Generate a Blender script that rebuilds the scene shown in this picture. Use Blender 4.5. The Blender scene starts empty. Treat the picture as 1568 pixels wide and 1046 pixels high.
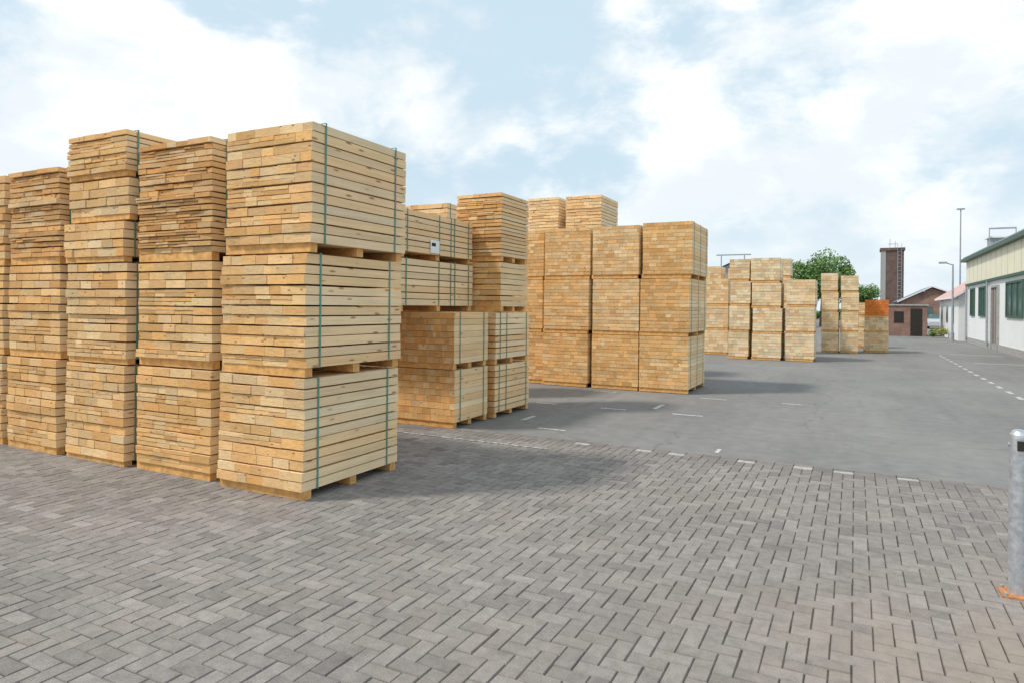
import bpy, math, random
from mathutils import Matrix, Vector
R = math.radians
scene = bpy.context.scene

# ------------------------------------------------------------------ node helpers
def new_mat(name, rough=0.85):
    m = bpy.data.materials.new(name); m.use_nodes = True
    nt = m.node_tree; b = nt.nodes['Principled BSDF']
    b.inputs['Roughness'].default_value = rough
    b.inputs['Specular IOR Level'].default_value = 0.25
    return m, nt, b
def N(nt, t, **kw):
    n = nt.nodes.new(t)
    for k, v in kw.items(): setattr(n, k, v)
    return n
def setin(nt, sock, v):
    if hasattr(v, 'is_output'): nt.links.new(v, sock)
    else: sock.default_value = v
def math_n(nt, op, a, b=None, c=None, clamp=False):
    n = N(nt, 'ShaderNodeMath', operation=op); n.use_clamp = clamp
    setin(nt, n.inputs[0], a)
    if b is not None: setin(nt, n.inputs[1], b)
    if c is not None: setin(nt, n.inputs[2], c)
    return n.outputs[0]
def vmath(nt, op, a, b):
    n = N(nt, 'ShaderNodeVectorMath', operation=op)
    setin(nt, n.inputs[0], a); setin(nt, n.inputs[1], b)
    return n.outputs['Value'] if op in ('DOT_PRODUCT','DISTANCE') else n.outputs[0]
def mix(nt, f, a, b, blend='MIX'):
    n = N(nt, 'ShaderNodeMix', data_type='RGBA', blend_type=blend)
    setin(nt, n.inputs[0], f)
    setin(nt, n.inputs[6], a if hasattr(a, 'is_output') else (*a, 1))
    setin(nt, n.inputs[7], b if hasattr(b, 'is_output') else (*b, 1))
    return n.outputs[2]
def noise(nt, vec, scale, detail=4, rough=0.55):
    n = N(nt, 'ShaderNodeTexNoise')
    if vec is not None: setin(nt, n.inputs['Vector'], vec)
    n.inputs['Scale'].default_value = scale
    n.inputs['Detail'].default_value = detail
    n.inputs['Roughness'].default_value = rough
    return n.outputs[0]
def mr(nt, v, a, b, c=0.0, d=1.0, smooth=False):
    n = N(nt, 'ShaderNodeMapRange')
    if smooth: n.interpolation_type = 'SMOOTHSTEP'
    setin(nt, n.inputs[0], v)
    for i, q in enumerate((a, b, c, d)): n.inputs[i+1].default_value = q
    return n.outputs[0]
def ramp(nt, v, stops):
    n = N(nt, 'ShaderNodeValToRGB')
    while len(n.color_ramp.elements) < len(stops): n.color_ramp.elements.new(0.5)
    for e, (p, c) in zip(n.color_ramp.elements, stops):
        e.position = p; e.color = (*c, 1)
    setin(nt, n.inputs[0], v); return n.outputs[0]
def attr(nt, name):
    n = N(nt, 'ShaderNodeAttribute'); n.attribute_name = name; return n.outputs['Fac']
def bump(nt, b, h, strength=0.3, dist=0.01):
    n = N(nt, 'ShaderNodeBump'); n.inputs['Strength'].default_value = strength
    n.inputs['Distance'].default_value = dist
    nt.links.new(h, n.inputs['Height']); nt.links.new(n.outputs[0], b.inputs['Normal'])
def objco(nt): return N(nt, 'ShaderNodeTexCoord').outputs['Object']
def grey(nt, v):
    n = N(nt, 'ShaderNodeCombineColor')
    for i in range(3): nt.links.new(v, n.inputs[i])
    return n.outputs[0]

# ------------------------------------------------------------------ materials
def wood_mat(name, stops, gscale, knot_scale, vlo, vhi, glo=.84, shift=.3, streak=.5, pale=(.96,.76,.46)):
    m, nt, b = new_mat(name, 0.8)
    co = objco(nt); r = attr(nt, 'rnd'); t = attr(nt, 'tint')
    off = math_n(nt, 'MULTIPLY', r, 37.0)
    cv = N(nt, 'ShaderNodeCombineXYZ')
    for i in range(3): nt.links.new(off, cv.inputs[i])
    p = vmath(nt, 'ADD', co, cv.outputs[0])
    g = vmath(nt, 'MULTIPLY', p, gscale)
    base = ramp(nt, t, stops)
    n1 = noise(nt, g, 1.0, 6, 0.65)
    v = mr(nt, n1, 0.3, 0.7, glo, 1.08)
    v = math_n(nt, 'MULTIPLY', v, mr(nt, r, 0, 1, vlo, vhi))
    big = mr(nt, noise(nt, co, 1.7, 2), 0.3, 0.7, 0.92, 1.05)
    v = math_n(nt, 'MULTIPLY', v, big)
    r2 = math_n(nt, 'FRACT', math_n(nt, 'MULTIPLY', r, 13.7))
    r3 = math_n(nt, 'FRACT', math_n(nt, 'MULTIPLY', r, 29.3))
    base = mix(nt, mr(nt, r3, 0.5, 1, 0, .55), base, pale)
    base = mix(nt, mr(nt, r2, 0.55, 1, 0, shift), base, (0.86, 0.36, 0.09))
    col = mix(nt, 1.0, base, grey(nt, v), 'MULTIPLY')
    vo = N(nt, 'ShaderNodeTexVoronoi'); vo.inputs['Scale'].default_value = 1.0
    nt.links.new(vmath(nt, 'MULTIPLY', p, knot_scale), vo.inputs['Vector'])
    k = mr(nt, vo.outputs['Distance'], 0.07, 0.17, 0.8, 0.0)
    col = mix(nt, k, col, (0.28, 0.11, 0.04))
    sk = mr(nt, noise(nt, vmath(nt, 'MULTIPLY', p, (16, 16, 95)), 1.0, 4, .6), .60, .74, 0, streak)
    col = mix(nt, sk, col, (0.34, 0.16, 0.06))
    nt.links.new(col, b.inputs['Base Color'])
    bump(nt, b, n1, 0.6, 0.006)
    return m
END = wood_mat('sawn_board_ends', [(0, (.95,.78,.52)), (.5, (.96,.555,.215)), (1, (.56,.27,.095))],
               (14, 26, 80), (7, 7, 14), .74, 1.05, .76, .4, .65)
SIDE = wood_mat('planed_board_sides', [(0, (.95,.81,.57)), (.5, (.95,.67,.37)), (1, (.72,.42,.17))],
                (30, 1.6, 55), (9, 3.0, 12), .88, 1.04, .84, .25, .2, (.96,.80,.56))
def flat_mat(name, col, rough=0.8, ns=6.0, amt=0.15, metal=0.0):
    m, nt, b = new_mat(name, rough)
    co = objco(nt)
    v = mr(nt, noise(nt, co, ns, 5), 0.3, 0.7, 1-amt, 1+amt)
    nt.links.new(mix(nt, 1.0, col, grey(nt, v), 'MULTIPLY'), b.inputs['Base Color'])
    b.inputs['Metallic'].default_value = metal
    return m
BEAR = flat_mat('bearer_wood', (.74,.40,.14), .85, 14, .25)
ORNG = flat_mat('orange_boards', (.66,.20,.045), .8, 9, .25)
GAPBLOCK = flat_mat('gap_light_blocker', (.2,.09,.035), .95)  # dark filler for added sheets that stop light showing through board gaps
DARK = flat_mat('dark_opening', (.04,.035,.03), .95)
STRAP = flat_mat('green_strap', (.12,.30,.25), .4, 3, .1)
WSTRAP = flat_mat('pale_strap', (.30,.31,.29), .4, 3, .1)
LABEL = flat_mat('paper_label', (.88,.88,.88), .6, 20, .04)

def paver_mat():
    m, nt, b = new_mat('concrete_pavers', 0.9)
    co = objco(nt); r = attr(nt, 'rnd'); w = attr(nt, 'tint')
    base = ramp(nt, r, [(0, (.205,.184,.170)), (.5, (.258,.233,.214)), (1, (.312,.282,.258))])
    sp = noise(nt, co, 170, 3, .7); md = noise(nt, co, 14, 4, .6); lg = noise(nt, co, .55, 5, .6)
    v = math_n(nt, 'MULTIPLY', mr(nt, sp, .25, .75, .64, 1.36), mr(nt, md, .3, .7, .86, 1.14))
    v = math_n(nt, 'MULTIPLY', v, mr(nt, lg, .3, .7, .9, 1.1))
    col = mix(nt, 1.0, base, grey(nt, v), 'MULTIPLY')
    st = mr(nt, noise(nt, vmath(nt, 'ADD', co, (5.3, 2.1, 0)), .9, 6, .65), .5, .72, 0, .35)
    col = mix(nt, st, col, (.34,.275,.22))
    ds = vmath(nt, 'DISTANCE', co, (1.0, 3.6, 0))
    sd = math_n(nt, 'MULTIPLY', mr(nt, ds, .3, 2.4, 1, 0, True), mr(nt, noise(nt, co, 3.5, 6, .65), .35, .65, .1, .6))
    col = mix(nt, sd, col, (.38,.305,.235))
    dk = mr(nt, noise(nt, vmath(nt, 'ADD', co, (1.3, 9.1, 0)), 2.6, 6, .7), .58, .74, 0, .4)
    col = mix(nt, dk, col, (.10,.09,.08))
    sp2 = mr(nt, noise(nt, vmath(nt, 'ADD', co, (4.1, 3.3, 0)), 38, 3, .6), .70, .78, 0, .55)
    col = mix(nt, sp2, col, (.07,.06,.05))
    wm = math_n(nt, 'MULTIPLY', w, mr(nt, noise(nt, co, 22, 5, .7), .35, .6, .35, 1))
    col = mix(nt, wm, col, (.60,.58,.55))
    nt.links.new(col, b.inputs['Base Color']); bump(nt, b, sp, .6, .003)
    return m
PAVER = paver_mat()
def bed_mat():
    m, nt, b = new_mat('joint_sand', 0.95); co = objco(nt)
    c = ramp(nt, noise(nt, co, 3, 6, .7), [(.3, (.045,.039,.033)), (.7, (.12,.10,.082))])
    nt.links.new(c, b.inputs['Base Color']); return m
BED = bed_mat()
def asphalt_mat():
    m, nt, b = new_mat('worn_asphalt', 0.92); co = objco(nt)
    sp = noise(nt, co, 120, 3, .75); md = noise(nt, co, 5, 5, .65)
    lg = noise(nt, vmath(nt, 'MULTIPLY', co, (.5, .12, 1)), 1.0, 6, .65)
    base = ramp(nt, lg, [(.3, (.190,.184,.176)), (.7, (.260,.251,.241))])
    v = math_n(nt, 'MULTIPLY', mr(nt, sp, .25, .75, .62, 1.38), mr(nt, md, .3, .7, .88, 1.12))
    col = mix(nt, 1.0, base, grey(nt, v), 'MULTIPLY')
    du = mr(nt, noise(nt, vmath(nt, 'ADD', co, (7,3,0)), .35, 6, .6), .5, .72, 0, .35)
    col = mix(nt, du, col, (.34,.32,.30))
    ty = mr(nt, noise(nt, vmath(nt, 'MULTIPLY', co, (1.6,.10,1)), 1.0, 5, .6), .56, .72, 0, .3)
    col = mix(nt, ty, col, (.13,.127,.124))
    vo = N(nt, 'ShaderNodeTexVoronoi', feature='DISTANCE_TO_EDGE'); vo.inputs['Scale'].default_value = .16
    wob = N(nt, 'ShaderNodeTexNoise'); wob.inputs['Scale'].default_value = 1.2
    nt.links.new(co, wob.inputs['Vector'])
    nt.links.new(vmath(nt, 'ADD', co, wob.outputs['Color']), vo.inputs['Vector'])
    cr = mr(nt, vo.outputs['Distance'], .0, .004, .3, 0)
    col = mix(nt, cr, col, (.08,.08,.08))
    nt.links.new(col, b.inputs['Base Color']); bump(nt, b, sp, .5, .004)
    return m
ASPH = asphalt_mat()
def paint_mat(name='worn_road_paint', lo=.15):
    m, nt, b = new_mat(name, 0.8); co = objco(nt)
    f = mr(nt, noise(nt, co, 18, 6, .75), .42, .6, lo, 1)
    nt.links.new(mix(nt, f, (.24,.23,.22), (.72,.72,.70)), b.inputs['Base Color']); return m
PAINT = paint_mat()
def brick_mat(name, c1, c2, mortar, s=1.0):
    m, nt, b = new_mat(name, .9); co = objco(nt)
    sx = N(nt, 'ShaderNodeSeparateXYZ'); nt.links.new(co, sx.inputs[0])
    cb = N(nt, 'ShaderNodeCombineXYZ')
    nt.links.new(math_n(nt, 'ADD', sx.outputs[0], sx.outputs[1]), cb.inputs[0]); nt.links.new(sx.outputs[2], cb.inputs[1])
    br = N(nt, 'ShaderNodeTexBrick'); nt.links.new(cb.outputs[0], br.inputs['Vector'])
    br.inputs['Color1'].default_value = (*c1, 1); br.inputs['Color2'].default_value = (*c2, 1)
    br.inputs['Mortar'].default_value = (*mortar, 1); br.inputs['Scale'].default_value = 4*s
    v = mr(nt, noise(nt, co, .9, 5, .65), .3, .7, .7, 1.3)
    nt.links.new(mix(nt, 1.0, br.outputs[0], grey(nt, v), 'MULTIPLY'), b.inputs['Base Color']); return m
BRICK = brick_mat('red_brick', (.24,.12,.085), (.31,.17,.13), (.3,.27,.24))
DBRICK = brick_mat('sooty_brick', (.13,.08,.065), (.19,.12,.09), (.15,.14,.13))
WHITE = flat_mat('white_render', (.80,.80,.79), .8, .8, .05)
CREAM = flat_mat('cream_cladding', (.80,.75,.57), .6, .8, .05)
GREEN = flat_mat('dark_green_trim', (.06,.12,.09), .5)
GLASS = flat_mat('window_glass', (.10,.16,.15), .15, 1.0, .3)
BROWN = flat_mat('brown_door', (.20,.15,.13), .6)
GREY = flat_mat('grey_metal', (.33,.35,.37), .5)
PLINTH = flat_mat('concrete_plinth', (.38,.37,.35), .9)
PINK = flat_mat('faded_red_roof', (.60,.38,.35), .8)
SLATE = flat_mat('slate_roof', (.22,.25,.30), .7)
GALV = flat_mat('galvanised_steel', (.60,.62,.65), .38, 30, .22, .7)
RUST = flat_mat('rusty_orange_base', (.50,.22,.09), .8, 40, .3)
BARK = flat_mat('bark', (.10,.07,.05), .95, 8, .3)
def leaf_mat(name, a, c):
    m, nt, b = new_mat(name, .6); r = attr(nt, 'rnd')
    nt.links.new(ramp(nt, r, [(0, a), (1, c)]), b.inputs['Base Color'])
    return m
LEAF = leaf_mat('foliage', (.06,.13,.035), (.24,.38,.11))
SHRUB = leaf_mat('shrub_leaves', (.12,.18,.04), (.50,.46,.10))

# ------------------------------------------------------------------ mesh builder
class MB:
    def __init__(s): s.v=[]; s.f=[]; s.m=[]; s.r=[]; s.t=[]; s.mats=[]
    def mi(s, mat):
        if mat not in s.mats: s.mats.append(mat)
        return s.mats.index(mat)
    def quad(s, pts, mat, r=0.5, t=0.5):
        n=len(s.v); s.v += [tuple(p) for p in pts]; s.f.append(tuple(range(n, n+len(pts))))
        s.m.append(s.mi(mat)); s.r.append(r); s.t.append(t)
    def box(s, x0,x1,y0,y1,z0,z1, mat, endmat=None, r=0.5, t=0.5, M=None, sk=0.0, sk2=0.0):
        n=len(s.v)
        P=[(x0,y0-sk,z0),(x1,y0+sk,z0+sk2),(x1,y1,z0),(x0,y1,z0),(x0,y0-sk,z1),(x1,y0+sk,z1+sk2),(x1,y1,z1),(x0,y1,z1)]
        if M is not None: P=[tuple(M @ Vector(p)) for p in P]
        s.v += P
        a=s.mi(mat); e=s.mi(endmat) if endmat else a
        for f,k in (((0,3,2,1),a),((4,5,6,7),a),((0,1,5,4),e),((2,3,7,6),e),((1,2,6,5),a),((3,0,4,7),a)):
            s.f.append(tuple(n+i for i in f)); s.m.append(k); s.r.append(r); s.t.append(t)
    def obj(s, name, loc=(0,0,0), parent=None, smooth=False):
        me=bpy.data.meshes.new(name); me.from_pydata(s.v, [], s.f)
        for m in s.mats: me.materials.append(m)
        me.polygons.foreach_set('material_index', s.m)
        a=me.attributes.new('rnd','FLOAT','FACE'); a.data.foreach_set('value', s.r)
        a=me.attributes.new('tint','FLOAT','FACE'); a.data.foreach_set('value', s.t)
        if smooth: me.polygons.foreach_set('use_smooth', [True]*len(s.f))
        me.update()
        o=bpy.data.objects.new(name, me); scene.collection.objects.link(o)
        o.location=loc
        if parent: o.parent=parent
        return o
def empty(name, loc=(0,0,0)):
    o=bpy.data.objects.new(name, None); scene.collection.objects.link(o); o.location=loc; return o
def cyl(mb, p0, p1, r0, r1, mat, n=12, rr=.5, cap=True):
    p0=Vector(p0); p1=Vector(p1); d=(p1-p0).normalized()
    a=d.orthogonal().normalized(); b=d.cross(a)
    A=[p0+(a*math.cos(2*math.pi*i/n)+b*math.sin(2*math.pi*i/n))*r0 for i in range(n)]
    B=[p1+(a*math.cos(2*math.pi*i/n)+b*math.sin(2*math.pi*i/n))*r1 for i in range(n)]
    for i in range(n):
        j=(i+1)%n; mb.quad([A[i],A[j],B[j],B[i]], mat, rr)
    if cap: mb.quad(B, mat, rr); mb.quad(A[::-1], mat, rr)

# ------------------------------------------------------------------ lumber stacks
def stack(x0, x1, y0, y1, layers, seed, straps=(.1, .88), smat=None, rows_h=.09, bw=.22,
          jit=.008, name='lumber_stack', double=True, label=None, bear=.085, split=.3, fine=False):
    """layers: list of (top_z, tint, dx, dy[, jitter, row height])"""
    rg=random.Random(seed); mb=MB(); smat=smat or STRAP
    cx=(x0+x1)/2; cy=(y0+y1)/2; W=x1-x0; D=y1-y0; z=0.0
    for li, L in enumerate(layers):
        top, tint, dx, dy = L[:4]
        j = L[4] if len(L)>4 else jit; rh0 = L[5] if len(L)>5 else rows_h
        em, sm = (ORNG, ORNG) if tint > .93 else (END, SIDE)
        M = Matrix.Translation((dx+rg.uniform(-.008,.008), dy, 0)) @ Matrix.Rotation(R(rg.uniform(-.7,.7)),4,'Z')
        zb = z+bear
        for fy in (-D/2+.02, -.045, D/2-.11):
            e=rg.uniform(-.02,.01)
            mb.box(-W/2-.005+e, W/2-.015+e, fy, fy+.09, z+.002, zb-.001, BEAR, BEAR, rg.random(), .5, M)
        n=max(2, round((top-zb)/rh0)); rh=(top-zb)/n
        mb.box(-W/2+.05, W/2-.05, -.02, .02, zb+.02, top-.03, GAPBLOCK, None, .5,.5, M)  # added dark cross sheets hidden inside the pack, block light between boards
        mb.box(-.02, .02, -D/2+.06, D/2-.06, zb+.02, top-.03, GAPBLOCK, None, .5,.5, M)
        for k in range(n):
            za=zb+k*rh; big = (k%2==1)
            gap = (.011 if big else .006) if double else .004
            if fine: gap=.003
            rowoff=rg.uniform(-1,1)*j
            if rg.random()<.15: rowoff-=j*1.6
            rr0=rg.random()
            rowsub = 2 if rg.random()<split else 1
            cuts=[-W/2]
            while cuts[-1] < W/2-bw*1.5: cuts.append(cuts[-1]+bw*rg.uniform(.5,1.5))
            cuts.append(W/2)
            for q in range(len(cuts)-1):
                last = q==len(cuts)-2; first = q==0
                a=cuts[q]+(rg.uniform(.0,.003) if not first else rg.uniform(0,.006)); b2=cuts[q+1]-rg.uniform(.0003,.0015)
                if last: b2=W/2-rg.uniform(0,.005)
                hh=rh-gap-rg.uniform(0,.001 if fine else .006)
                sub = rowsub if not last else 1
                for s_ in range(sub):
                    fo=rowoff+rg.uniform(-.5,.5)*j; bo=rg.uniform(-j,j)
                    r = rg.random() if rg.random()<.6 else min(1,max(0,rr0+rg.uniform(-.03,.03)))
                    z0_=za+hh*s_/sub+(.004 if s_ else 0)+rg.uniform(0,.002)
                    mb.box(a, b2, -D/2+fo, D/2+bo, z0_, za+hh*(s_+1)/sub, sm, em, r, min(1,max(0,tint+rg.uniform(-.12,.12))), M,
                           rg.uniform(-.4,.4)*j, 0 if (fine or last) else rg.uniform(-.0025,.0025))
        for s in straps:
            y=-D/2+D*s+rg.uniform(-.01,.01); w=.009
            X=W/2+.004; t=.003
            mb.box(X, X+t, y-w, y+w, zb-.004, top+.006, smat, None,.5,.5,M)
            mb.box(-X-t, -X, y-w, y+w, zb-.004, top+.006, smat, None,.5,.5,M)
            mb.box(-X, X, y-w, y+w, top+.003, top+.006, smat, None,.5,.5,M)
            mb.box(-X, X, y-w, y+w, zb-.006, zb-.003, smat, None,.5,.5,M)
        if label and label[0]==li:
            mb.box(W/2+.010, W/2+.012, label[1], label[1]+.24, zb+label[2], zb+label[2]+.19, LABEL, None,.5,.5,M)
            mb.box(W/2+.0125, W/2+.0135, label[1]+.03, label[1]+.14, zb+label[2]+.10, zb+label[2]+.15, DARK, None,.5,.5,M)
        z=top+.006
    return mb.obj(name, (cx, cy, .008))

# row 1 : nearest row, column by column
stack(-5.41,-4.33,4.42,5.80, [(1.09,.42,0,.0),(2.20,.48,.02,.0),(3.37,.45,.07,.0)], 1, straps=(.12,.86))
stack(-6.72,-5.60,4.46,5.62, [(1.09,.53,0,0),(2.16,.48,-.01,.01),(3.38,.76,.0,0,.016,.06)], 2, straps=(.15,.9))
stack(-7.92,-6.87,4.42,5.58, [(1.08,.46,0,0),(2.17,.42,.01,0),(2.62,.42,-.02,-.02,.012),(3.08,.42,.03,0,.012),(3.58,.48,.03,-.02,.014,.06)], 3, bear=.06)
stack(-9.10,-8.06,4.40,5.56, [(1.09,.52,0,0),(2.17,.52,.01,0),(3.28,.74,.02,0,.016,.06)], 4)
stack(-10.29,-9.24,4.40,5.56, [(1.09,.5,0,0),(2.17,.48,.01,0),(3.28,.6,.02,0,.012)], 5)
stack(-11.45,-10.4,4.42,5.58, [(1.09,.5,0,0),(2.17,.45,.01,0),(3.28,.5,.02,0)], 6)
stack(-12.65,-11.6,4.42,5.58, [(1.09,.5,0,0),(2.17,.5,.01,0),(3.3,.5,.02,0)], 7)
# row 2
stack(-6.25,-5.06,8.08,9.06, [(.83,.56,0,0),(1.65,.56,.0,0)], 8, straps=(.15,.85), jit=.003, fine=True, bw=.1, split=0)
stack(-6.20,-5.00,9.18,10.40, [(.83,.45,0,0),(1.65,.42,.0,0)], 9, straps=(.12,.3,.9), jit=.004)
def upper(x0,x1,y0,y1,zbase,layers,seed,**k):
    o=stack(x0,x1,y0,y1,[(l[0]-zbase,)+tuple(l[1:]) for l in layers],seed,**k); o.location.z+=zbase; return o
upper(-6.75,-5.58,7.46,9.44,1.66,[(2.41,.38,0,0),(3.10,.4,0,0)],10,straps=(.08,.5,.66,.72,.93),label=(1,-.26,.02))
upper(-5.95,-5.10,9.52,10.52,1.66,[(2.47,.5,0,0),(3.59,.66,0,0,.012,.06)],11,straps=())
stack(-7.95,-6.85,10.6,11.7,[(1.1,.5,0,0),(2.2,.5,0,0),(3.68,.4,0,0)],12)
stack(-7.75,-6.85,8.2,9.3,[(.9,.5,0,0),(1.8,.5,0,0)],13)
stack(-9.0,-7.95,8.2,9.3,[(1.1,.5,0,0),(2.2,.5,0,0)],14)
stack(-10.3,-9.2,8.2,9.3,[(1.1,.5,0,0),(2.2,.5,0,0)],15)
# row 3 : long wall of packs
kw=dict(jit=.0025, rows_h=.075, bw=.14, double=False, fine=True, split=0, straps=(.12,.5,.88))
stack(-4.05,-3.02,13.8,15.5,[(1.16,.46,-.02,0),(2.36,.54,.0,0),(3.53,.52,.03,0)],20,**kw)
stack(-5.12,-4.08,13.8,15.5,[(1.16,.52,0,0),(2.36,.36,.0,0),(3.50,.36,.0,0)],21,**kw)
stack(-6.27,-5.19,13.8,15.5,[(1.16,.54,-.03,0),(2.36,.46,.0,0),(3.50,.45,.0,0)],22,**kw)
stack(-7.45,-6.38,13.95,15.5,[(1.16,.6,0,0),(2.36,.53,.0,0),(3.50,.53,.0,0)],23,**kw)
stack(-8.6,-7.55,13.95,15.5,[(1.16,.5,0,0),(2.36,.5,.0,0),(3.50,.5,.0,0)],24,**kw)
stack(-6.60,-5.65,15.8,17.1,[(1.13,.5,0,0),(2.26,.5,0,0),(3.4,.4,0,0),(4.56,.25,0,0,.012)],25,rows_h=.08,straps=())
stack(-7.68,-6.82,15.8,17.1,[(1.13,.5,0,0),(2.26,.5,0,0),(3.4,.4,0,0),(4.58,.25,0,0,.015)],26,rows_h=.08,straps=())
# far pale stacks
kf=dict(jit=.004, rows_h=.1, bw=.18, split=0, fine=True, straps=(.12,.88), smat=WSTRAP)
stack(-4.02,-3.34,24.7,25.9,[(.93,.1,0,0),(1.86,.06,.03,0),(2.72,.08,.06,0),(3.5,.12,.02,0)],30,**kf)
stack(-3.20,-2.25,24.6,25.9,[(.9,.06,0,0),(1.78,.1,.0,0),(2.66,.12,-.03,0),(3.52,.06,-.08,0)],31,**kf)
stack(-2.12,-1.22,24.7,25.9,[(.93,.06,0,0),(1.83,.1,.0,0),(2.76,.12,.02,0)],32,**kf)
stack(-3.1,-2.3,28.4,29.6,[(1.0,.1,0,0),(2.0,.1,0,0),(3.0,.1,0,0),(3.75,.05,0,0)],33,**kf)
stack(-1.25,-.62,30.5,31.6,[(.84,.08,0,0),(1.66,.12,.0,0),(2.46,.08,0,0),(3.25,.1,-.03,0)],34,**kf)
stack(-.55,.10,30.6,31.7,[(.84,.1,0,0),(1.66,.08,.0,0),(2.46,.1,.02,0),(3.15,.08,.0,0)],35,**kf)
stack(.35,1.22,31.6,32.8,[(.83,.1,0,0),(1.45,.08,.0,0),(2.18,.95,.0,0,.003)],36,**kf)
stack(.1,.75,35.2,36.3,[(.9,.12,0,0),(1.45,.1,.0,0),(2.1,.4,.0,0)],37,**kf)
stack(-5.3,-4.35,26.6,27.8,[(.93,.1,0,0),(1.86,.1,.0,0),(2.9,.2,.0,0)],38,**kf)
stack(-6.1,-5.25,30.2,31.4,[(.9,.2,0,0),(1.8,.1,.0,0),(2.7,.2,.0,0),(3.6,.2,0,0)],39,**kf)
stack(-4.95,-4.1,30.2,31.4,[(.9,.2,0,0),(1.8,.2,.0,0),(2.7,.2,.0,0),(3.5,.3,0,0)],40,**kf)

# ------------------------------------------------------------------ ground, paving, markings
mb=MB(); mb.quad([(-700,-300,0),(700,-300,0),(700,900,0),(-700,900,0)], ASPH); mb.obj('ground', (0,0,-.001))
PX0,PX1,PY0,PY1=-18.0,9.0,-3.0,7.8
mb=MB()
mb.quad([(PX0,PY0,.003),(PX1,PY0,.003),(PX1,PY1+.42,.003),(PX0,PY1+.42,.003)], BED)
rg=random.Random(5)
u=.1
def brick(x,y,w,h,t=0.0,dark=0.0):
    g=.0026; z=.0095+rg.uniform(-.0016,.0016); c=.004
    tx=rg.uniform(-.0012,.0012); ty=rg.uniform(-.0012,.0012)
    jx=rg.uniform(-.0016,.0016); jy=rg.uniform(-.0016,.0016)
    x0,x1,y0,y1=x+g+jx,x+w-g+jx,y+g+jy,y+h-g+jy
    n=len(mb.v)
    mb.v += [(x0,y0,.003),(x1,y0,.003),(x1,y1,.003),(x0,y1,.003),
             (x0+c,y0+c,z-tx-ty),(x1-c,y0+c,z+tx-ty),(x1-c,y1-c,z+tx+ty),(x0+c,y1-c,z-tx+ty)]
    r=max(0,min(1,rg.gauss(.5,.22)-dark)); k=mb.mi(PAVER)
    for f in ((4,5,6,7),(0,1,5,4),(1,2,6,5),(2,3,7,6),(3,0,4,7)):
        mb.f.append(tuple(n+i for i in f)); mb.m.append(k); mb.r.append(r); mb.t.append(t)
nx=int((PX1-PX0)/u); ny=int((PY1-PY0)/u)
for i in range(nx):
    for j in range(ny):
        t=(i-j)%4; x=PX0+i*u; y=PY0+j*u
        wt=.2 if (3.0<y<3.12 and -9<x<-5.3) else 0.0
        if t==0: brick(x,y,.2 if i<nx-1 else .1,.1,wt)
        elif t==3: brick(x,y,.1,.2 if j<ny-1 else .1,wt)
        elif t==1 and i==0: brick(x,y,.1,.1,wt)
        elif t==2 and j==0: brick(x,y,.1,.1,wt)
x=PX0
while x<PX1-.05:
    brick(x,PY1,.1,.2,0,.3); x+=.1
x=PX0; wh=0
while x<PX1-.1:
    if x>-3.4 and rg.random()<.33: wh=1
    else: wh=0
    brick(x,PY1+.2,.2,.1,wh*.75,.45); brick(x,PY1+.3,.2,.1,0,.4)
    x+=.2
mb.obj('block_paving')
def marks(name, rects, rot=0):
    mb=MB()
    for (x0,x1,y0,y1) in rects: mb.quad([(x0,y0,0),(x1,y0,0),(x1,y1,0),(x0,y1,0)], PAINT)
    return mb.obj(name,(0,0,.003))
marks('parking_markings', [(-5.2,-4.8,11.1,11.18),(-3.95,-3.5,11.1,11.18),(-2.7,-2.2,11.1,11.18),
    (-4.1,-3.65,8.78,8.86),(-4.62,-4.54,9.3,9.75),(-3.14,-3.06,11.5,12.1),(-1.2,-.85,13.4,13.48),(-2.7,-2.2,13.35,13.42),
    (-1.52,-1.47,8.4,8.65),(-4.9,-4.4,13.3,13.38)])
marks('dashed_lane_line', [(2.95,3.05,10+i*1.1,10.5+i*1.1) for i in range(20)])
marks('bay_line', [(3.6,5.2,27.4,27.55),(3.4,5.2,32.4,32.55)])
mb=MB(); mb.quad([(-7,7.5,0),(-3.35,7.5,0),(-3.35,7.54,0),(-7,7.54,0)], paint_mat('very_worn_paint',.0)); mb.obj('painted_line',(0,0,.0135))

# ------------------------------------------------------------------ warehouse on the right
wh=empty('warehouse',(5.7,20,0))
def part(name, boxes, mat, parent):
    mb=MB()
    for b_ in boxes: mb.box(*b_, mat)
    return mb.obj(name,(0,0,0),parent)
part('walls',[(0,12,0,26,.3,4.55)],WHITE,wh)
part('plinth',[(-.04,12.04,-.04,26.04,0,.3)],PLINTH,wh)
part('upper_cladding',[(-.06,0,-.06,26.06,3.3,4.55),(0,12.0,-.06,0,3.3,4.55)],CREAM,wh)
part('cladding_joints',[(-.066,-.06,i*1.3,i*1.3+.02,3.3,4.55) for i in range(1,20)],PLINTH,wh)
part('roof_edge',[(-.3,12.3,-.3,26.3,4.55,4.72)],GREEN,wh)
part('flat_roof',[(-.2,12.2,-.2,26.2,4.722,4.82)],GREY,wh)
part('canopy_trim',[(-.12,0,0,26,3.18,3.29)],GREEN,wh)
wins=[(11.5,14.7),(19.8,21.7),(6.5,9.7),(1.5,4.7),(23.2,24.6)]
part('window_glass',[(-.02,.0,a+.08,b-.08,1.58,2.92) for a,b in wins],GLASS,wh)
fr=[]
for a,b in wins:
    fr+=[(-.07,0,a,a+.08,1.5,3.0),(-.07,0,b-.08,b,1.5,3.0),(-.07,0,a+.08,b-.08,1.5,1.58),(-.07,0,a+.08,b-.08,2.92,3.0)]
    n=3
    for i in range(1,n):
        c=a+(b-a)*i/n; fr.append((-.06,0,c-.03,c+.03,1.58,2.92))
part('window_frames',fr,GREEN,wh)
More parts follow.
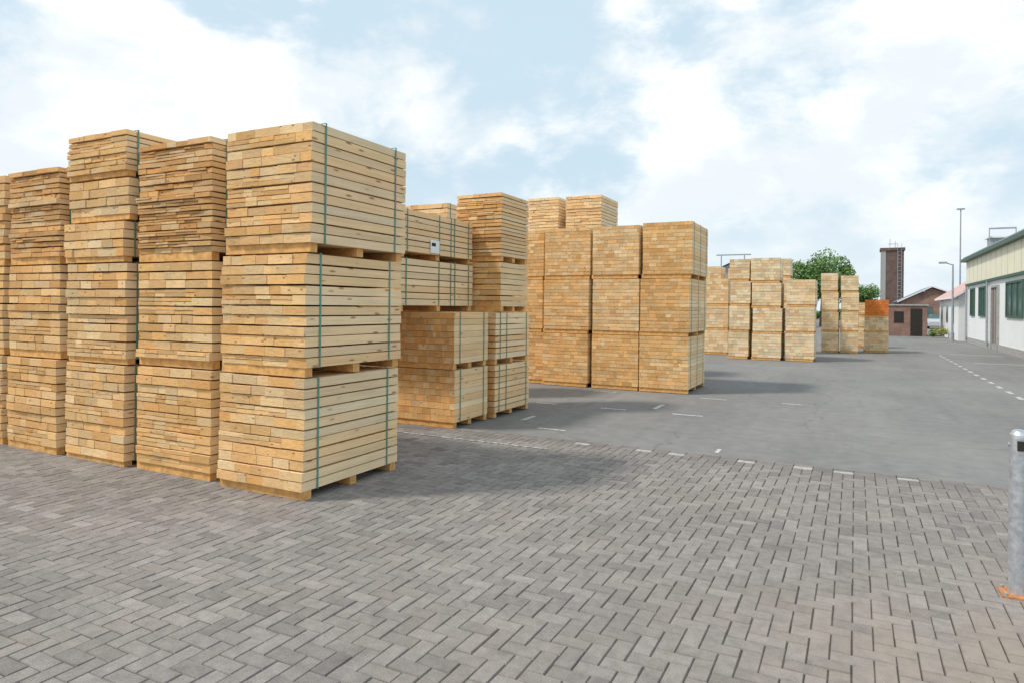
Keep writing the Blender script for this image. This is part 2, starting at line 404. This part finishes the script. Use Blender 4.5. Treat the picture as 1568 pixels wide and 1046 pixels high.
part('door_leaf',[(-.03,0,16.5,17.9,.0,2.85)],BROWN,wh)
part('door_frame',[(-.1,0,16.4,16.5,.0,2.95),(-.1,0,17.9,18.0,.0,2.95),(-.1,0,16.5,17.9,2.85,2.95),(-.06,-.03,17.17,17.23,0,2.85)],PLINTH,wh)
mbp=MB()
for yy in (10.5,18.9,25.7): cyl(mbp,(-.1,yy,.1),(-.1,yy,3.2),.05,.05,GREY,8)
mbp.obj('downpipes',(0,0,0),wh)
part('roof_vent_housing',[(.4,1.3,21.5,22.5,4.82,5.5)],GREY,wh)
part('roof_vent_cap',[(.3,1.4,21.4,22.6,5.5,5.58)],WHITE,wh)
part('roof_vent_rails',[(.3,.34,21.3,21.34,4.82,6.0),(1.4,1.44,21.3,21.34,4.82,6.0),(.34,1.4,21.3,21.34,5.92,6.0)],GREY,wh)

hs=empty('white_gabled_house',(5.45,47.5,0))
part('walls',[(0,7,0,10,0,2.7)],WHITE,hs)
mb=MB()
mb.quad([(0,0,2.7),(7,0,2.7),(3.5,0,5.0)],WHITE); mb.quad([(7,10,2.7),(0,10,2.7),(3.5,10,5.0)],WHITE); mb.obj('gables',(0,0,0),hs)
mb=MB()
for (xa,za,xb,zb) in ((-.3,2.5,3.5,5.05),(7.3,2.5,3.5,5.05)):
    mb.quad([(xa,-.3,za),(xa,10.3,za),(xb,10.3,zb),(xb,-.3,zb)],PINK); mb.quad([(xa,-.3,za+.12),(xb,-.3,zb+.12),(xb,10.3,zb+.12),(xa,10.3,za+.12)],PINK)
    mb.quad([(xa,-.3,za),(xb,-.3,zb),(xb,-.3,zb+.12),(xa,-.3,za+.12)],WHITE); mb.quad([(xa,-.3,za),(xa,-.3,za+.12),(xa,10.3,za+.12),(xa,10.3,za)],WHITE)
mb.obj('roof',(0,0,0),hs)
part('windows',[(-.02,0,2,3,1.0,2.1),(-.02,0,5,6,1.0,2.1),(-.02,0,8,9,0.05,2.1)],GLASS,hs)

ct=empty('brick_chimney_tower',(4.3,103,0))
part('shaft',[(-1.3,1.3,-1.3,1.3,0,9.7)],DBRICK,ct)
part('concrete_stripe',[(-1.32,-.78,-1.34,-1.3,2,9.7)],PLINTH,ct)
part('crown',[(-1.45,1.45,-1.45,1.45,9.7,10.05)],DBRICK,ct)
ld=[(.55,.6,-1.55,-1.5,1,10.6),(1.0,1.05,-1.55,-1.5,1,10.6)]+[(.6,1.0,-1.55,-1.5,1+i*.5,1.05+i*.5) for i in range(19)]
part('ladder',ld,GREY,ct)
part('antennas',[(-.3,-.24,-.3,-.24,10.05,11.3),(.3,.36,-.3,-.24,10.05,11.0),(-.5,.6,-.3,-.26,10.6,10.66)],GREY,ct)
bw=empty('brick_outbuilding',(2.1,54,0))
part('walls',[(0,2.3,0,3,0,2.1)],BRICK,bw)
part('coping',[(-.08,2.38,-.08,3.08,2.1,2.2)],PLINTH,bw)
part('openings',[(.3,.9,-.02,0,.9,1.7),(1.3,2.0,-.02,0,.02,1.9)],DARK,bw)
bb=empty('brick_building',(4.6,88,0))
part('walls',[(0,7,0,12,0,2.8)],BRICK,bb)
mb=MB(); mb.quad([(0,0,2.8),(7,0,2.8),(3,0,4.3)],BRICK); mb.quad([(7,12,2.8),(0,12,2.8),(3,12,4.3)],BRICK); mb.obj('gables',(0,0,0),bb)
mb=MB()
for xa,xb in ((-.4,3),(7.4,3)):
    za=2.65; zb=4.4
    mb.quad([(xa,-.4,za),(xb,-.4,zb),(xb,12.4,zb),(xa,12.4,za)],SLATE); mb.quad([(xa,-.4,za+.15),(xb,-.4,zb+.15),(xb,12.4,zb+.15),(xa,12.4,za+.15)],SLATE)
    mb.quad([(xa,-.4,za),(xb,-.4,zb),(xb,-.4,zb+.15),(xa,-.4,za+.15)],WHITE)
mb.obj('roof',(0,0,0),bb)
part('windows',[(a,a+.9,-.03,0,1.1,2.2) for a in (.6,2.2,3.8,5.4)],GLASS,bb)
sh=empty('grey_roofed_shed',(-12.5,62,0))
part('walls',[(0,6,0,12,0,4.6)],GREY,sh)
mb=MB(); mb.quad([(0,0,4.6),(6,0,4.6),(3,0,6.0)],GREY); mb.quad([(6,12,4.6),(0,12,4.6),(3,12,6.0)],GREY)
for xa in (-.3,6.3):
    mb.quad([(xa,-.3,4.5),(3,-.3,6.08),(3,12.3,6.08),(xa,12.3,4.5)],SLATE)
mb.obj('roof',(0,0,0),sh)
part('roof_gantry',[(1.2,4.2,.5,.6,6.55,6.65),(1.6,1.68,.5,.6,5.0,6.55),(3.6,3.68,.5,.6,5.0,6.55)],GREY,sh)

# ------------------------------------------------------------------ lamps, bollard, car
def lamp(x,y,h,arm):
    mb=MB(); cyl(mb,(0,0,0),(0,0,h),.07,.04,GREY,10)
    cyl(mb,(0,0,0),(0,0,.5),.1,.1,GREY,10)
    if arm:
        cyl(mb,(0,0,h-.05),(-arm,0,h+.08),.03,.03,GREY,8)
        mb.box(-arm-.35,-arm+.05,-.09,.09,h+.04,h+.14,GREY)
    else:
        mb.box(-.25,.25,-.1,.1,h,h+.1,GREY)
    mb.obj('street_lamp',(x,y,0))
lamp(5.05,46.6,4.5,.35); lamp(6.9,59.5,9.3,0)
mb=MB()
prof=[(0,.05),(.97,.05),(.995,.047),(1.015,.036),(1.025,.018),(1.027,.002)]
for (za,ra),(zb,rb) in zip(prof,prof[1:]): cyl(mb,(0,0,za),(0,0,zb),ra,rb,GALV,28,cap=False)
mb.box(-.018,.018,-.056,-.049,.9,.96,DARK); cyl(mb,(-.056,0,.93),(.056,0,.93),.012,.012,GREY,10)
mb.box(-.09,.09,-.09,.09,.004,.016,RUST)
for a in (-1,1):
    for b in (-1,1): cyl(mb,(a*.07,b*.07,.016),(a*.07,b*.07,.03),.011,.011,GREY,6)
mb.obj('steel_bollard',(.905,5.10,.004))
car=empty('parked_car',(7.2,79,0))
CARP=flat_mat('car_paint',(.5,.52,.55),.3,1,.03); TYRE=flat_mat('tyre',(.03,.03,.03),.9)
mb=MB()
def loft(mb,secs,mat):
    for s0,s1 in zip(secs,secs[1:]):
        n=len(s0)
        for i in range(n): mb.quad([s0[i],s0[(i+1)%n],s1[(i+1)%n],s1[i]],mat)
    mb.quad(secs[0][::-1],mat); mb.quad(secs[-1],mat)
def sec(y,w,z0,z1,top): return [(-w,y,z0),(-w,y,z1*.75),(-w*top,y,z1),(w*top,y,z1),(w,y,z1*.75),(w,y,z0)]
loft(mb,[sec(-2.1,.78,.3,.7,.9),sec(-1.8,.87,.25,.85,.9),sec(-.9,.88,.25,.98,.92),sec(1.6,.88,.25,1.0,.92),sec(2.1,.8,.3,.85,.9)],CARP)
mb.obj('body',(0,0,0),car)
mb=MB(); loft(mb,[[(-.75,-.9,.97),(-.75,-.88,.98),(.75,-.88,.98),(.75,-.9,.97)],[(-.78,-.2,.97),(-.62,-.2,1.42),(.62,-.2,1.42),(.78,-.2,.97)],[(-.78,1.2,.97),(-.62,1.1,1.42),(.62,1.1,1.42),(.78,1.2,.97)],[(-.75,1.8,.97),(-.75,1.78,.98),(.75,1.78,.98),(.75,1.8,.97)]],GLASS); mb.obj('cabin',(0,0,0),car)
mb=MB()
for x in (-.8,.8):
    for y in (-1.35,1.35): cyl(mb,(x-.1,y,.32),(x+.1,y,.32),.32,.32,TYRE,16)
mb.obj('wheels',(0,0,0),car)

# ------------------------------------------------------------------ trees
def tree(name,x,y,h,cw,cz,seed,nl=7000,ls=.26,mat=LEAF,trunk=True):
    rg=random.Random(seed); mb=MB()
    if trunk:
        cyl(mb,(0,0,0),(.1,0,h*.4),h*.035,h*.024,BARK,10); cyl(mb,(.1,0,h*.4),(0,.1,h*.75),h*.024,h*.008,BARK,8)
        for i in range(9):
            a=rg.uniform(0,6.28); z0=h*rg.uniform(.25,.6); L=cw*rg.uniform(.3,.42)
            cyl(mb,(.05,0,z0),(math.cos(a)*L,math.sin(a)*L,z0+h*rg.uniform(.1,.28)),h*.012,h*.004,BARK,6)
    cl=[]
    for i in range(40):
        while True:
            p=Vector((rg.uniform(-1,1),rg.uniform(-1,1),rg.uniform(-1,1)))
            if p.length<1: break
        p=p*.82; s=rg.uniform(.16,.34)
        cl.append((Vector((p.x*cw/2,p.y*cw/2,cz+(p.z)*(h-cz)*.82)), s*cw/2, rg.uniform(0,.45)))
    for i in range(nl):
        c,s,sh=cl[rg.randrange(len(cl))]
        d=Vector((rg.gauss(0,1),rg.gauss(0,1),rg.gauss(0,1))).normalized()
        p=c+d*s*(rg.random()**.35)*rg.choice((1,1,1,1.15))
        a=Vector((rg.gauss(0,1),rg.gauss(0,1),rg.gauss(0,1))).normalized(); b=a.orthogonal().normalized()
        q=ls*rg.uniform(.5,1.1)
        mb.quad([p-a*q*.5,p+b*q*.3,p+a*q*.5,p-b*q*.3],mat,min(1,sh+rg.uniform(0,.5)))
    return mb.obj(name,(x,y,0))
tree('broadleaf_tree',-3.1,77,8.4,8.0,4.9,1,15000,.3)
tree('broadleaf_tree',.7,86,5.2,4.2,3.6,2,4500)
tree('broadleaf_tree',-7,90,6.5,5,4.2,3,4000)
tree('roadside_shrub',5.0,51.8,.8,.9,.4,4,500,.12,SHRUB,False)
tree('roadside_shrub',4.6,52.3,.6,.7,.3,5,400,.12,LEAF,False)
mb=MB(); rg=random.Random(9)
for i in range(16000):
    x=rg.uniform(-110,70); hh=2.6+1.2*math.sin(x*.21)+.8*math.sin(x*.63+1)
    p=Vector((x,135+rg.uniform(-2,2),max(.1,hh*rg.random()**.6+.1)))
    a=Vector((rg.gauss(0,1),rg.gauss(0,1),rg.gauss(0,1))).normalized(); b=a.orthogonal().normalized()
    mb.quad([p-a*.45,p+b*.3,p+a*.45,p-b*.3],LEAF,rg.random()*.7)
mb.obj('distant_tree_line')

# ------------------------------------------------------------------ light and sky
SUN=Vector((-2.15,-1.75,3.45)).normalized()
el=math.asin(SUN.z); az=math.atan2(SUN.x,SUN.y)
sl=bpy.data.lights.new('sun','SUN'); sl.energy=2.75; sl.angle=R(7); sl.color=(1,.94,.86)
so=bpy.data.objects.new('sun',sl); scene.collection.objects.link(so); so.location=(-10,-8,20)
so.rotation_euler=(-SUN).to_track_quat('-Z','Y').to_euler()
w=bpy.data.worlds.new('World'); scene.world=w; w.use_nodes=True
nt=w.node_tree; bg=nt.nodes['Background']
sky=N(nt,'ShaderNodeTexSky',sky_type='NISHITA'); sky.sun_disc=False; sky.sun_elevation=el; sky.sun_rotation=az
sky.air_density=1.0; sky.dust_density=1.5
D=N(nt,'ShaderNodeTexCoord').outputs['Generated']
def sdir(a,e):
    a=R(a); e=R(e); return (math.sin(a)*math.cos(e), math.cos(a)*math.cos(e), math.sin(e))
p=vmath(nt,'MULTIPLY',D,(1,1,1.7))
wn=N(nt,'ShaderNodeTexNoise'); wn.inputs['Scale'].default_value=3; nt.links.new(p,wn.inputs['Vector'])
pw=vmath(nt,'ADD',p,vmath(nt,'MULTIPLY',wn.outputs['Color'],(.12,.12,.12)))
n1=noise(nt,pw,5.4,14,.60)
field=math_n(nt,'MULTIPLY',math_n(nt,'SUBTRACT',n1,.5),2.6)
for a,e,r,wt in [(-55,12,13,.46),(-63,15,12,.38),(-47,14,9,.33),(-37,18,6.5,.52),(-33,11,6,.38),(-29.5,15,4.5,.40),
                 (-6,21,14,.28),(6,15,16,.32),(-10,8,9,.28),(2,8,9,.2),(-14,6,5,.35),(-20,7,5,.22),
                 (-23,16,10,-.18),(-40,26,9,-.2),(-52,25,6,-.2)]:
    dt=vmath(nt,'DOT_PRODUCT',D,sdir(a,e))
    bl=mr(nt,dt,math.cos(R(r)),1.0,0,wt)
    field=math_n(nt,'ADD',field,bl)
mask=mr(nt,field,-.12,.48,0,1,True)
haze=mr(nt,noise(nt,vmath(nt,'ADD',p,(3,1,2)),1.6,5,.5),.3,.7,.86,.97)
blue=mix(nt,haze,sky.outputs[0],(4.75,5.95,6.75))
cs=mr(nt,noise(nt,vmath(nt,'ADD',pw,(.03,.02,-.12)),5.2,10,.58),.38,.62,0,1,True)
cloud=mix(nt,cs,(6.35,6.85,7.2),(8.3,8.35,8.4))
col=mix(nt,mask,blue,cloud)
sz=N(nt,'ShaderNodeSeparateXYZ'); nt.links.new(D,sz.inputs[0])
hz=mr(nt,sz.outputs[2],0.0,.22,.8,0,True)
col=mix(nt,hz,col,(6.0,6.65,7.05))
nt.links.new(col,bg.inputs['Color']); bg.inputs['Strength'].default_value=.138

# ------------------------------------------------------------------ camera
cam=bpy.data.cameras.new('camera'); co_=bpy.data.objects.new('camera',cam); scene.collection.objects.link(co_)
cam.lens=23.5; cam.sensor_width=36; cam.shift_y=-.0338; cam.clip_end=3000; cam.clip_start=.05
co_.matrix_world=Matrix.Translation((0,0,1.75)) @ Matrix.Rotation(R(27.2),4,'Z') @ Matrix.Rotation(R(90),4,'X') @ Matrix.Rotation(R(.6),4,'Z')
scene.camera=co_
scene.view_settings.view_transform='Standard'; scene.view_settings.look='None'; scene.view_settings.exposure=0
